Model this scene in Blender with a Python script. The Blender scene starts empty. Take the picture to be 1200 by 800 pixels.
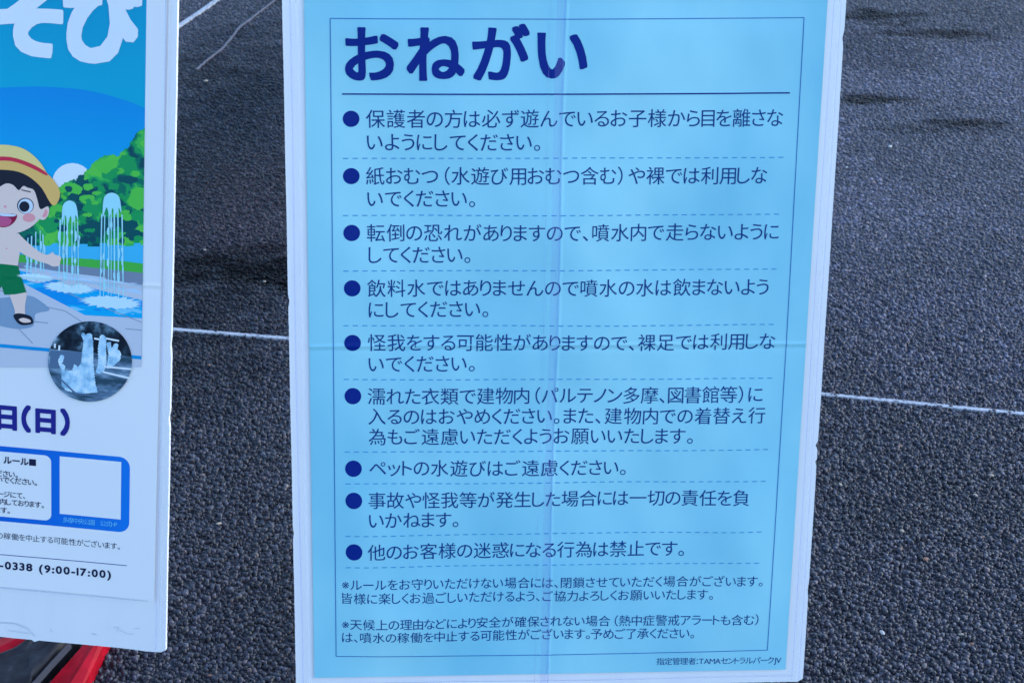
import bpy, bmesh, math, random
import numpy as np
from mathutils import Vector, Matrix
from mathutils.geometry import tessellate_polygon
random.seed(7); rng = np.random.default_rng(7)
sc = bpy.context.scene

# ---------------------------------------------------------------- camera, sky, sun, exposure
CM = Matrix(((0.997557, 0.004151, -0.069734), (-0.063978, 0.455119, -0.888129), (0.02805, 0.890421, 0.454273)))
CP = Vector((0.06993, -1.883834, 1.536396))
cd = bpy.data.cameras.new('camera'); cam = bpy.data.objects.new('camera', cd)
sc.collection.objects.link(cam); sc.camera = cam
cam.matrix_world = Matrix.Translation(CP) @ CM.to_4x4()
cd.sensor_width = 36; cd.lens = 60; cd.clip_start = .05; cd.clip_end = 500
cd.dof.use_dof = True; cd.dof.focus_distance = 2.05; cd.dof.aperture_fstop = 20

SUN_EL, SUN_AZ = math.radians(24), math.radians(80)       # azimuth measured clockwise from +Y
w = bpy.data.worlds.new('World'); sc.world = w; w.use_nodes = True
wn = w.node_tree; bg = wn.nodes['Background']
sky = wn.nodes.new('ShaderNodeTexSky'); sky.sky_type = 'NISHITA'; sky.sun_disc = False
sky.sun_elevation = SUN_EL; sky.sun_rotation = SUN_AZ; sky.air_density = 1.0; sky.dust_density = 1.0; sky.ozone_density = 5.0
wn.links.new(sky.outputs[0], bg.inputs[0]); bg.inputs[1].default_value = .15
sd = bpy.data.lights.new('sun', 'SUN'); sd.energy = .5; sd.angle = math.radians(80); sd.color = (1, .97, .94)
so = bpy.data.objects.new('sun', sd); sc.collection.objects.link(so)
sdir = Vector((math.sin(SUN_AZ)*math.cos(SUN_EL), math.cos(SUN_AZ)*math.cos(SUN_EL), math.sin(SUN_EL)))
so.rotation_euler = sdir.to_track_quat('Z', 'Y').to_euler(); so.location = (0, -3, 5)
sc.view_settings.view_transform = 'Standard'; sc.view_settings.look = 'None'
sc.view_settings.exposure = 1.75; sc.view_settings.gamma = 1

# ---------------------------------------------------------------- helpers
def lin(c):
    return tuple(((v/255)/12.92 if v/255 <= .04045 else ((v/255+.055)/1.055)**2.4) for v in c)
def mat(name, col=(.5,.5,.5), rough=.5, coat=0, spec=.5):
    m = bpy.data.materials.new(name); m.use_nodes = True
    b = m.node_tree.nodes['Principled BSDF']
    b.inputs['Base Color'].default_value = (*col, 1); b.inputs['Roughness'].default_value = rough
    b.inputs['Coat Weight'].default_value = coat; b.inputs['Coat Roughness'].default_value = .12
    b.inputs['Specular IOR Level'].default_value = spec
    return m
def N(m, t): return m.node_tree.nodes.new(t)
def L(m, a, b): m.node_tree.links.new(a, b)
def noise(m, scale, detail=3, coord='Object', stretch=None):
    tc = N(m, 'ShaderNodeTexCoord'); n = N(m, 'ShaderNodeTexNoise')
    n.inputs['Scale'].default_value = scale; n.inputs['Detail'].default_value = detail
    if stretch:
        mp = N(m, 'ShaderNodeMapping'); mp.inputs['Scale'].default_value = stretch
        L(m, tc.outputs[coord], mp.inputs[0]); L(m, mp.outputs[0], n.inputs['Vector'])
    else: L(m, tc.outputs[coord], n.inputs['Vector'])
    return n
def ramp(m, fac, stops, interp='LINEAR'):
    r = N(m, 'ShaderNodeValToRGB'); r.color_ramp.interpolation = interp
    while len(r.color_ramp.elements) < len(stops): r.color_ramp.elements.new(.5)
    for e, (p, c) in zip(r.color_ramp.elements, stops):
        e.position = p; e.color = (*c, 1) if len(c) == 3 else c
    L(m, fac, r.inputs[0]); return r
def bumped(m, h, strength, dist):
    b = N(m, 'ShaderNodeBump'); b.inputs['Strength'].default_value = strength; b.inputs['Distance'].default_value = dist
    L(m, h, b.inputs['Height']); L(m, b.outputs[0], m.node_tree.nodes['Principled BSDF'].inputs['Normal']); return b
def base(m): return m.node_tree.nodes['Principled BSDF'].inputs['Base Color']

def mesh_obj(name, verts, faces, mats, parent=None, smooth=False, idx=None):
    me = bpy.data.meshes.new(name); me.from_pydata([tuple(v) for v in verts], [], faces)
    for m in (mats if isinstance(mats, (list, tuple)) else [mats]): me.materials.append(m)
    if idx is not None: me.polygons.foreach_set('material_index', idx)
    if smooth: me.polygons.foreach_set('use_smooth', [True]*len(me.polygons))
    me.update()
    o = bpy.data.objects.new(name, me); sc.collection.objects.link(o)
    if parent: o.parent = parent
    return o
def tag(o, label=None, cat=None, kind=None, group=None):
    if label: o['label'] = label
    if cat: o['category'] = cat
    if kind: o['kind'] = kind
    if group: o['group'] = group
    return o
def empty(name, mw, label, cat, group=None):
    o = bpy.data.objects.new(name, None); sc.collection.objects.link(o); o.matrix_world = mw; o.empty_display_size = .05
    return tag(o, label, cat, None, group)
def from_bm(name, bm, mats, parent=None, smooth=False):
    me = bpy.data.meshes.new(name); bm.normal_update(); bm.to_mesh(me); bm.free()
    for m in (mats if isinstance(mats, (list, tuple)) else [mats]): me.materials.append(m)
    if smooth: me.polygons.foreach_set('use_smooth', [True]*len(me.polygons))
    o = bpy.data.objects.new(name, me); sc.collection.objects.link(o)
    if parent: o.parent = parent
    return o
def ray(x, y): return CM @ Vector(((x-600)/2000, -(y-400)/2000, -1))
def G(x, y, z=0):
    d = ray(x, y); return CP + d*((z-CP.z)/d.z)

class Board:
    """a leaning flat board: local u right, v up, n towards the viewer"""
    def __init__(s, R, o, lift):
        s.R = R; s.o = o; s.mw = Matrix.Translation(o) @ R.to_4x4(); s.n = R.col[2].copy(); s.Rt = R.transposed(); s.lift = lift
    def P(s, x, y):
        d = ray(x, y); k = s.n.dot(s.o-CP)/s.n.dot(d); p = s.Rt @ (CP+d*k-s.o); return Vector((p.x, p.y))

lean = math.radians(12)
RB = Board(Matrix(((1, 0, 0), (0, math.sin(lean), -math.cos(lean)), (0, math.cos(lean), math.sin(lean)))),
           CP - Vector((0.06992968, -1.88383379, 0.55161322)), None)
LB = Board(Matrix(((0.990108, 0.056578, -0.128394), (-0.137153, 0.197317, -0.970698), (-0.029586, 0.978706, 0.203125))),
           Vector((-0.209363, -0.181938, 0.242079)), None)

# surface relief of the two paper sheets: soft waves from damp, sharp folds
vf = RB.P(420, 405).y
def liftR(u, v):
    e = min(1, max(0, (u+.03)/.08))*min(1, max(0, (.568-u)/.08))*min(1, max(0, (v+.814)/.08))*min(1, max(0, (.03-v)/.05)); e = e*e*(3-2*e)
    z = e*(.0024*math.sin(u*11+1.3)*math.sin(v*7+.4) + .0010*math.sin(u*23+v*17) + .0007*math.sin(v*41-u*13+2)
           + .0004*math.sin(u*61+v*9)*math.sin(v*53+u*12)) + .0024*e
    f = v-vf-.002*math.sin(u*5)
    z += .0007*math.exp(-(f/.0024)**2) - .0004*math.exp(-((f+.0055)/.003)**2)
    sx = seam_u(v)
    z += .0005*math.exp(-((u-sx+.007)/.0022)**2)+.0005*math.exp(-((u-sx-.006)/.002)**2)
    return z + .0024
_s0 = RB.P(657, 0); _s1 = RB.P(637, 770)
def seam_u(v):
    t = (v-_s0.y)/(_s1.y-_s0.y); return _s0.x+(_s1.x-_s0.x)*t + .0008*math.sin(v*14)
vfl = LB.P(150, 331).y
def liftL(u, v):
    z = .0009*math.sin(u*8+.3)*math.sin(v*7+1.4) + .0004*math.sin(u*27+v*12)
    f = v-vfl-.0015*math.sin(u*7); z += .0005*math.exp(-(f/.0022)**2) - .0003*math.exp(-((f+.005)/.003)**2)
    return z + .0034
RB.lift = liftR; LB.lift = liftL
LIFT = .00025

def grid(us, vs):
    V = [(u, v) for v in vs for u in us]; n = len(us)
    F = [(j*n+i, j*n+i+1, (j+1)*n+i+1, (j+1)*n+i) for j in range(len(vs)-1) for i in range(n-1)]
    return V, F
def dense(a, b, step, hot=(), hstep=.0007, hw=.012):
    xs = [a]
    while xs[-1] < b:
        s = hstep if any(abs(xs[-1]-h) < hw for h in hot) else step
        xs.append(xs[-1]+s)
    xs[-1] = b; return xs

# ---------------------------------------------------------------- lettering
glyphs = {}
fonts_curve = {}
def glyph(ch, weight):
    k = (ch, weight)
    if k in glyphs: return glyphs[k]
    cu = bpy.data.curves.new('g', 'FONT'); cu.body = ch; cu.size = 1; cu.resolution_u = 4; cu.offset = weight
    ob = bpy.data.objects.new('g', cu); sc.collection.objects.link(ob)
    bpy.context.view_layer.update()
    me = bpy.data.meshes.new_from_object(ob.evaluated_get(bpy.context.evaluated_depsgraph_get()))
    V = np.zeros(len(me.vertices)*3); me.vertices.foreach_get('co', V); V = V.reshape(-1, 3)[:, :2]
    F = [tuple(p.vertices) for p in me.polygons]
    bpy.data.objects.remove(ob); bpy.data.curves.remove(cu); bpy.data.meshes.remove(me)
    glyphs[k] = (V, F); return glyphs[k]
_k = glyph('国', 0)[0]; EM = .92/max(1e-6, (_k[:, 1].max()-_k[:, 1].min())); KC = (_k[:, 1].max()+_k[:, 1].min())/2
print('EM', EM, 'KC', KC)

def text(B, s, p0, p1, em, m, parent, name='text_line', weight=0., gap=None, extra=0., xs=1., up=LIFT, reps=0, sub=.005, pad=1):
    """ink of s runs from pixel-derived board points p0 to p1 (p0 None: right aligned with a given gap)"""
    b = B.P(*p1); a = B.P(*p0) if p0 else None
    items = []
    for ch in s:
        if ch in ' \u3000': items.append((ch, None, .28 if ch == ' ' else 1.0)); continue
        V, F = glyph(ch, weight/EM); x0, x1 = V[:, 0].min(), V[:, 0].max()
        pre = .24 if ch == '（' and items else .1 if ch == '：' else 0; post = {'）': .24, '、': .12, '。': .12, '：': .1}.get(ch, 0) if ch != s[-1] else 0
        pre *= pad; post *= pad
        if pre: items.append((' ', None, pre-.03))
        items.append((ch, (V, F, x0, x1), (x1-x0)*EM*xs+post))
    tot = sum(i[2] for i in items)*em; n = max(1, len(items)-1)
    if a is not None:
        g = ((b-a).length-tot)/n; d = (b-a).normalized()
    else:
        g = gap*em; d = Vector((1, 0)); a = b-d*(tot+g*n)
    nrm = Vector((-d.y, d.x)); X = 0; VV = []; FF = []
    for ch, gl, wd in items:
        if gl:
            V, F, x0, x1 = gl
            for r in range(max(1, reps)):
                rr = 0 if reps == 0 else extra*em; aa = 2*math.pi*r/max(1, reps)
                dx, dy = [rr*max(-1, min(1, 1.3*t)) for t in (math.cos(aa+.2618), math.sin(aa+.2618))]; o = len(VV)
                for (x, y) in V:
                    q = a + d*(X+(x-x0)*EM*xs*em+dx) + nrm*((y-KC)*EM*em+dy)
                    VV.append((q.x, q.y, up+.00002*r))
                FF += [tuple(i+o for i in f) for f in F]
        X += wd*em+g
    bm = bmesh.new(); vs = [bm.verts.new(v) for v in VV]
    for f in FF:
        try: bm.faces.new([vs[i] for i in f])
        except ValueError: pass
    for it in range(5):
        es = [e for e in bm.edges if e.calc_length() > sub]
        if not es: break
        bmesh.ops.subdivide_edges(bm, edges=es, cuts=1)
        bmesh.ops.triangulate(bm, faces=[f for f in bm.faces if len(f.verts) > 3])
    for v in bm.verts: v.co.z += B.lift(v.co.x, v.co.y)
    return from_bm(name, bm, m, parent)

def poly(B, pts, m, parent, name, z=1, px=True):
    """flat printed shape on a board, outline in photo-derived points, following the sheet relief"""
    P = [B.P(*p) if px else Vector(p) for p in pts]
    tri = tessellate_polygon([[Vector((p.x, p.y, 0)) for p in P]])
    bm = bmesh.new(); vs = [bm.verts.new((p.x, p.y, 0)) for p in P]
    for t in tri:
        try: bm.faces.new([vs[i] for i in t])
        except ValueError: pass
    for it in range(12):
        es = [e for e in bm.edges if e.calc_length() > .016]
        if not es: break
        bmesh.ops.subdivide_edges(bm, edges=es, cuts=1)
        bmesh.ops.triangulate(bm, faces=[f for f in bm.faces if len(f.verts) > 3])
    for v in bm.verts: v.co.z = B.lift(v.co.x, v.co.y)+z*.00015
    for f in bm.faces:
        f.normal_update()
        if f.normal.z < 0: f.normal_flip()
    return from_bm(name, bm, m, parent)
def smooth_pts(pts, k=5, closed=True):
    out = []; n = len(pts); P = [Vector((*p, 0)) for p in pts]
    for i in range(n if closed else n-1):
        a, b, c, d = (P[(i-1) % n] if closed or i > 0 else P[i]), P[i], P[(i+1) % n], (P[(i+2) % n] if closed or i < n-2 else P[i+1])
        for j in range(k):
            t = j/k; q = .5*((2*b)+(c-a)*t+(2*a-5*b+4*c-d)*t*t+(3*b-a-3*c+d)*t**3); out.append((q.x, q.y))
    if not closed: out.append(pts[-1])
    return out
def ell(cx, cy, rx, ry, n=24, rot=0, a0=0, a1=360):
    return [(cx+rx*math.cos(t)*math.cos(rot)-ry*math.sin(t)*math.sin(rot), cy+rx*math.cos(t)*math.sin(rot)+ry*math.sin(t)*math.cos(rot))
            for t in [math.radians(a0+(a1-a0)*i/n) for i in range(n)]]
def strip(B, pts, wd, m, parent, name, z=1.2, px=True, n=None):
    P = [B.P(*p) if px else Vector(p) for p in pts]
    Q = []
    for a, b in zip(P[:-1], P[1:]):
        k = max(1, int((b-a).length/.0012))
        Q += [a+(b-a)*i/k for i in range(k)]
    Q.append(P[-1]); VV = []; 
    for i, q in enumerate(Q):
        t = (Q[min(i+1, len(Q)-1)]-Q[max(i-1, 0)]).normalized(); nn = Vector((-t.y, t.x))*wd/2
        for e in (q-nn, q+nn): VV.append((e.x, e.y, B.lift(e.x, e.y)+z*.00015))
    FF = [(2*i, 2*i+2, 2*i+3, 2*i+1) for i in range(len(Q)-1)]
    return mesh_obj(name, VV, FF, m, parent)

# ---------------------------------------------------------------- materials
def print_mat(name, rgb, rough=.45, coat=.03):
    """ink under a clear film: base colour in linear albedo, faint bump of the film"""
    m = mat(name, rgb, rough, coat, .12)
    n = noise(m, 38, 2, stretch=(1, .35, 1)); bumped(m, n.outputs[0], .12, .002); return m
PAPER = print_mat('white_poster_paper', (.88, .84, .80))
BLUE = print_mat('pale_blue_print', (.20, .63, .86))
n = noise(BLUE, 4, 5, stretch=(1, .6, 1)); rr = ramp(BLUE, n.outputs[0], [(.34, (.21, .565, .67)), (.66, (.36, .72, .76))]); L(BLUE, rr.outputs[0], base(BLUE))
NAVY = print_mat('navy_ink', (.0, .018, .20)); INK = print_mat('blue_text_ink', (.006, .045, .19)); DASH = print_mat('pale_dash_ink', (.06, .28, .56))
FRAME = print_mat('frame_ink', (.03, .15, .42)); BLACK = print_mat('black_ink', (.012, .014, .05)); INDIGO = print_mat('indigo_ink', (.02, .02, .22))
FOAM = mat('foam_board_edge', (.82, .84, .84), .55)
n = noise(FOAM, 60, 5); r_ = ramp(FOAM, n.outputs[0], [(.3, (.74, .77, .78)), (.6, (.84, .85, .85))]); L(FOAM, r_.outputs[0], base(FOAM)); bumped(FOAM, n.outputs[0], .3, .001)
MARGIN = mat('white_board_face', (.8, .81, .84), .35, .4)
n = noise(MARGIN, 24, 4, stretch=(1, .25, 1)); r_ = ramp(MARGIN, n.outputs[0], [(.35, (.85, .81, .80)), (.65, (.89, .85, .81))]); L(MARGIN, r_.outputs[0], base(MARGIN)); bumped(MARGIN, n.outputs[0], .08, .001)
def film(name, alpha, tint, rough=.15):
    m = bpy.data.materials.new(name); m.use_nodes = True; nt = m.node_tree; b = nt.nodes['Principled BSDF']; out = nt.nodes['Material Output']
    b.inputs['Base Color'].default_value = (*tint, 1); b.inputs['Roughness'].default_value = rough
    t = nt.nodes.new('ShaderNodeBsdfTransparent'); mx = nt.nodes.new('ShaderNodeMixShader'); mx.inputs[0].default_value = alpha
    nt.links.new(t.outputs[0], mx.inputs[1]); nt.links.new(b.outputs[0], mx.inputs[2]); nt.links.new(mx.outputs[0], out.inputs[0]); return m
FILM = film('clear_tape_film', .10, (.42, .42, .85)); FILM2 = film('clear_tape_edge', .24, (.28, .38, .85)); FILM3 = film('clear_sleeve_film', .25, (.85, .9, .95))
RED = mat('red_painted_steel', (.55, .006, .02), .5, .0, .1)
n = noise(RED, 30, 4); r_ = ramp(RED, n.outputs[0], [(.35, (.30, .002, .010)), (.6, (.45, .004, .018))]); L(RED, r_.outputs[0], base(RED)); bumped(RED, n.outputs[0], .15, .002)
RUB = mat('black_rubber', (.03, .032, .036), .55, 0, .25)
n = noise(RUB, 45, 6); r_ = ramp(RUB, n.outputs[0], [(.45, (.010, .011, .014)), (.62, (.018, .02, .026)), (.8, (.06, .066, .075))]); L(RUB, r_.outputs[0], base(RUB)); bumped(RUB, n.outputs[0], .2, .002)

# ---------------------------------------------------------------- ground
AS = mat('wet_asphalt', (.05, .05, .05), .5, 0, .5)
def asphalt(m, stones):
    nt = m.node_tree; b = nt.nodes['Principled BSDF']
    big = noise(m, 1.6, 5); fine = noise(m, 55, 4)
    if stones:
        g = N(m, 'ShaderNodeNewGeometry')
        r = ramp(m, g.outputs['Random Per Island'], [(0, (.008, .009, .014)), (.3, (.015, .015, .023)), (.8, (.042, .042, .062)), (.975, (.095, .095, .125)), (.993, (.12, .085, .08)), (1, (.17, .15, .14))])
    else:
        v = N(m, 'ShaderNodeTexVoronoi'); v.inputs['Scale'].default_value = 120
        tc = N(m, 'ShaderNodeTexCoord'); L(m, tc.outputs['Object'], v.inputs['Vector'])
        sep = N(m, 'ShaderNodeSeparateColor'); L(m, v.outputs['Color'], sep.inputs[0])
        r = ramp(m, sep.outputs[0], [(0, (.008, .009, .012)), (.5, (.016, .018, .023)), (.93, (.03, .032, .04)), (.985, (.07, .06, .055)), (1, (.13, .12, .11))])
        bumped(m, v.outputs['Distance'], .7, .004)
    # broad tone: damp darker and paler patches, stains
    t = ramp(m, big.outputs[0], [(.36, (.45, .47, .5)), (.5, (.85, .85, .86)), (.66, (1.0, 1.0, 1.0))])
    mu = N(m, 'ShaderNodeMix'); mu.data_type = 'RGBA'; mu.blend_type = 'MULTIPLY'; mu.inputs[0].default_value = 1
    L(m, r.outputs[0], mu.inputs[6]); L(m, t.outputs[0], mu.inputs[7])
    # streaky dark moss stains far right and left, plus a broad paler area far right
    tc = N(m, 'ShaderNodeTexCoord')
    def blotch(cx, cy, rx, ry):
        mp = N(m, 'ShaderNodeMapping'); mp.inputs['Location'].default_value = (-cx/rx, -cy/ry, 0); mp.inputs['Scale'].default_value = (1/rx, 1/ry, 0)
        L(m, tc.outputs['Object'], mp.inputs[0])
        ln = N(m, 'ShaderNodeVectorMath'); ln.operation = 'LENGTH'; L(m, mp.outputs[0], ln.inputs[0])
        inv = N(m, 'ShaderNodeMath'); inv.operation = 'SUBTRACT'; inv.use_clamp = True; inv.inputs[0].default_value = 1.; L(m, ln.outputs['Value'], inv.inputs[1]); return inv.outputs[0]
    cur = mu.outputs[2]; spc = None
    sn = noise(m, 9, 6, stretch=(1, 1.5, 1))
    for (cx, cy, rx, ry, col, lo, hi) in STAINS_AND_TONES:
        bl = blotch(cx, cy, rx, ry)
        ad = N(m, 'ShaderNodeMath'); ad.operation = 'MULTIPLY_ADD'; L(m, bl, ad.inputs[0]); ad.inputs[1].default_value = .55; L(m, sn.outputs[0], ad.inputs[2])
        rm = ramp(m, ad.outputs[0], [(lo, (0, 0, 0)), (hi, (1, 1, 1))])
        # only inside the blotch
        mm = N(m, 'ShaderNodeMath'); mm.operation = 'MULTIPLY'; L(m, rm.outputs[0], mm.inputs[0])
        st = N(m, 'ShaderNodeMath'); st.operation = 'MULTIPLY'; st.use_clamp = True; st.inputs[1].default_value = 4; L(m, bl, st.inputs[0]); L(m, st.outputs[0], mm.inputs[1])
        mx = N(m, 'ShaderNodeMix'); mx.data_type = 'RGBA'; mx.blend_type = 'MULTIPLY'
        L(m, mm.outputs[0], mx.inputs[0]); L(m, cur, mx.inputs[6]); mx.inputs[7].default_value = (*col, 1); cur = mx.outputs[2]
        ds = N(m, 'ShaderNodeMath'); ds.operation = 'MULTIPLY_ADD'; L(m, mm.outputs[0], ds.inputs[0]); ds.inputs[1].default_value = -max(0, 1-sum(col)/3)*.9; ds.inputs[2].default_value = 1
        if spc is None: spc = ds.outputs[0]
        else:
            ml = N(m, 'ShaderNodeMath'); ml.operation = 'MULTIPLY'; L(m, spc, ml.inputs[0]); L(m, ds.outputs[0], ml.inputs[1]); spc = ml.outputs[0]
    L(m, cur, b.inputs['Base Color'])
    hf = N(m, 'ShaderNodeMath'); hf.operation = 'MULTIPLY'; hf.inputs[1].default_value = .55; L(m, spc, hf.inputs[0]); L(m, hf.outputs[0], b.inputs['Specular IOR Level'])
    rg = ramp(m, fine.outputs[0], [(.3, (.42,)*3), (.7, (.62,)*3)]); L(m, rg.outputs[0], b.inputs['Roughness'])
def gp(x, y): p = G(x, y); return p.x, p.y
STAINS_AND_TONES = []
for (x, y, rx, ry, col, lo, hi) in [(1030, 20, .26, .15, (.12, .15, .14), .66, .9), (1110, 40, .34, .16, (.22, .2, .2), .66, .95), (1025, 117, .22, .08, (.15, .16, .13), .66, .88), (1125, 145, .2, .06, (.4, .4, .4), .66, .9),
                      (1010, 60, .3, .3, (.6, .6, .6), .5, .8), (1110, 150, .3, .08, (.55, .55, .55), .6, .85),
                      (1150, 190, 1.3, 1.7, (2.1, 2.05, 2.15), .4, .95), (270, 190, .36, 1.6, (.32, .36, .42), .35, .8), (280, 120, .2, .4, (.5, .75, .85), .5, .85), (300, 315, .24, .16, (.25, .22, .22), .55, .85), (295, 245, .17, .4, (3., 1.9, 1.5), .45, .85)]:  # the widest patch raises the asphalt colour over the far right
    cx, cy = gp(x, y); STAINS_AND_TONES.append((cx, cy, rx, ry, col, lo, hi))
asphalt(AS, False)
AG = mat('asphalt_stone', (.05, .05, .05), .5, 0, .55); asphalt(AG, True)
S = 60
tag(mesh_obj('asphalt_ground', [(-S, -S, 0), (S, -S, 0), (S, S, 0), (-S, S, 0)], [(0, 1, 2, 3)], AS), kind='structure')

def aggregate():
    # jittered rows of angular stones, real relief over everything the camera sees of the ground
    pts = []
    y = -.32
    while y < 4.1:
        s = .0057 if y < 1.2 else .0057+.0021*min(1, (y-1.2)/1.2)
        dep = y+1.884
        x0 = -.60 - .2*(y) - .16; x1 = 1.07+.37*y + .12
        x0 = -.52-(y+.1)*.215-.12
        row = np.arange(x0, x1, s); m = len(row)
        P = np.stack([row+rng.uniform(-.5, .5, m)*s, y+rng.uniform(-.5, .5, m)*s, np.full(m, s)], 1); pts.append(P)
        y += s*.86
    P = np.concatenate(pts); n = len(P)
    K = 5
    sz = P[:, 2]*(.30+.62*rng.uniform(0, 1, n)**1.4); rot = rng.uniform(0, 2*np.pi, n); el = rng.uniform(.62, 1., n)
    h = rng.uniform(.0012, .0048, n)*np.clip(sz/.003, .6, 1.4)*np.interp(P[:, 1], [.9, 1.8], [1, .5])
    big = np.sin(P[:, 0]*7+2)*np.sin(P[:, 1]*5+1)
    ang = (np.arange(K)*2*np.pi/K)[None]+rng.uniform(-.35, .35, (n, K))
    rad = sz[:, None]*rng.uniform(.8, 1.2, (n, K))
    lx, ly = rad*np.cos(ang), rad*np.sin(ang)*el[:, None]
    c, s_ = np.cos(rot)[:, None], np.sin(rot)[:, None]
    gx, gy = lx*c-ly*s_, lx*s_+ly*c
    ft = np.interp(P[:, 1], [.9, 1.8], [1, .55])[:, None]
    tx, ty = rng.normal(0, .14, n)[:, None], rng.normal(0, .14, n)[:, None]
    bot = np.stack([P[:, :1]+gx, P[:, 1:2]+gy, np.full((n, K), -.0008)], 2)
    kx, ky = gx*.85, gy*.85
    top = np.stack([P[:, :1]+kx, P[:, 1:2]+ky, h[:, None]+(kx*tx+ky*ty)*ft], 2)
    V = np.concatenate([bot, top], 1).reshape(-1, 3)
    base_ = (np.arange(n)*2*K)[:, None]
    i = np.arange(K); j = (i+1) % K
    quads = np.stack([i, j, K+j, K+i], 1)
    Q = (base_[:, :, None]+quads[None]).reshape(-1)             # n*K quads
    T = (base_+(K+i)[None]).reshape(-1)                          # n pentagons
    me = bpy.data.meshes.new('asphalt_aggregate')
    me.vertices.add(len(V)); me.vertices.foreach_set('co', V.astype(np.float32).ravel())
    loops = np.concatenate([Q, T]).astype(np.int32)
    me.loops.add(len(loops)); me.loops.foreach_set('vertex_index', loops)
    starts = np.concatenate([np.arange(n*K)*4, n*K*4+np.arange(n)*K]).astype(np.int32)
    me.polygons.add(len(starts)); me.polygons.foreach_set('loop_start', starts)
    me.update(calc_edges=True); me.materials.append(AG)
    o = bpy.data.objects.new('asphalt_aggregate', me); sc.collection.objects.link(o)
    print('stones', n, 'tris', n*13); return tag(o, 'coarse dark grey stones of the open textured asphalt surface', 'gravel', 'stuff')
aggregate()

# painted lines on the ground
LINE = mat('worn_line_paint', (.4, .43, .46), .6)
n = noise(LINE, 120, 4); r_ = ramp(LINE, n.outputs[0], [(.34, (.08, .09, .11)), (.42, (.33, .36, .39)), (.7, (.46, .48, .5))]); L(LINE, r_.outputs[0], base(LINE)); bumped(LINE, n.outputs[0], .2, .001)
CRK = mat('grey_crack_filler', (.11, .11, .13), .6)
def ground_line(name, pts, wd, z, m, rag):
    P = [Vector((p.x, p.y)) for p in pts]; Q = []
    for a, b in zip(P[:-1], P[1:]):
        k = max(1, int((b-a).length/.004)); Q += [a+(b-a)*i/k for i in range(k)]
    Q.append(P[-1]); V = []; wob = 0
    for i, q in enumerate(Q):
        t = (Q[min(i+3, len(Q)-1)]-Q[max(i-3, 0)]).normalized(); nn = Vector((-t.y, t.x)); wob = wob*.9+random.uniform(-1, 1)*rag*.25
        a = q-nn*(wd/2+random.uniform(-1, 1)*rag)+nn*wob; b = q+nn*(wd/2+random.uniform(-1, 1)*rag)+nn*wob
        V += [(a.x, a.y, 0), (a.x, a.y, z), (b.x, b.y, z), (b.x, b.y, 0)]
    F = []
    for i in range(len(Q)-1):
        o = 4*i; F += [(o, o+4, o+5, o+1), (o+1, o+5, o+6, o+2), (o+2, o+6, o+7, o+3)]
    return tag(mesh_obj(name, V, F, m), kind='structure')
a, b = G(203, 388), G(1200, 487); d = (b-a)
ground_line('painted_line', [a-d*.5, G(203, 388), G(335, 398.5), G(968, 464.5), G(1200, 487), b+d*.6], .0105, .0054, LINE, .0008)
a, b = G(207, 34), G(257, 0); d = b-a
ground_line('painted_line', [a-d*2.5, a, b, b+d*3], .015, .0056, LINE, .001)
ground_line('surface_crack_seam', [G(230, 83), G(243, 72), G(262, 57), G(274, 42), G(281, 33), G(300, 19), G(322, 2), G(350, -25)], .005, .0052, CRK, .0015)

# ---------------------------------------------------------------- board builder
def rough_outline(W0, W1, V0, V1, dents=(), corner=.004):
    """outline of a used foam board, anticlockwise from bottom left, with nicks"""
    pts = []
    def side(a, b, nrm):
        L_ = (Vector(b)-Vector(a)).length; k = int(L_/.003)
        for i in range(k):
            t = i/k; p = Vector(a)+(Vector(b)-Vector(a))*t
            amp = .0001*math.sin(i*.12+a[0]*9)+random.uniform(-1, 1)*.00012
            for (q, r, dep) in dents:
                dd = (p-Vector(q)).length
                if dd < r: amp -= dep*(1-dd/r)
            p = p+Vector(nrm)*amp; pts.append((p.x, p.y))
    c = corner
    side((W0+c, V0), (W1-c, V0), (0, -1)); side((W1, V0+c), (W1, V1-c), (1, 0)); side((W1-c, V1), (W0+c, V1), (0, 1)); side((W0, V1-c), (W0, V0+c), (-1, 0))
    return pts
def board(name, pts, thick, parent, warp=None):
    n = len(pts); tri = tessellate_polygon([[Vector((*p, 0)) for p in pts]])
    V = [(x, y, .0008+(warp(x, y) if warp else 0)) for x, y in pts]+[(x, y, -thick+(warp(x, y) if warp else 0)) for x, y in pts]
    F = [tuple(t) for t in tri]+[tuple(n+i for i in reversed(t)) for t in tri]+[(i, n+i, n+(i+1) % n, (i+1) % n) for i in range(n)]
    idx = [0]*len(tri)+[0]*len(tri)+[1]*n
    bm = bmesh.new(); vs = [bm.verts.new(v) for v in V]
    for f, k in zip(F, idx):
        try: ff = bm.faces.new([vs[i] for i in f]); ff.material_index = k
        except ValueError: pass
    bmesh.ops.recalc_face_normals(bm, faces=bm.faces[:])
    return from_bm(name, bm, [MARGIN, FOAM], parent)
def box(bm, cx, cy, cz, sx, sy, sz, M=None, bev=0):
    r = bmesh.ops.create_cube(bm, size=1); vs = r['verts']
    bmesh.ops.scale(bm, vec=(sx, sy, sz), verts=vs)
    if bev:
        es = list({e for v in vs for e in v.link_edges}); rr = bmesh.ops.bevel(bm, geom=es, offset=bev, segments=2, affect='EDGES'); vs = list({v for f in rr['faces'] for v in f.verts}|{v for v in vs if v.is_valid})
    bmesh.ops.translate(bm, vec=(cx, cy, cz), verts=vs)
    if M: bmesh.ops.transform(bm, matrix=M, verts=vs)
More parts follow.
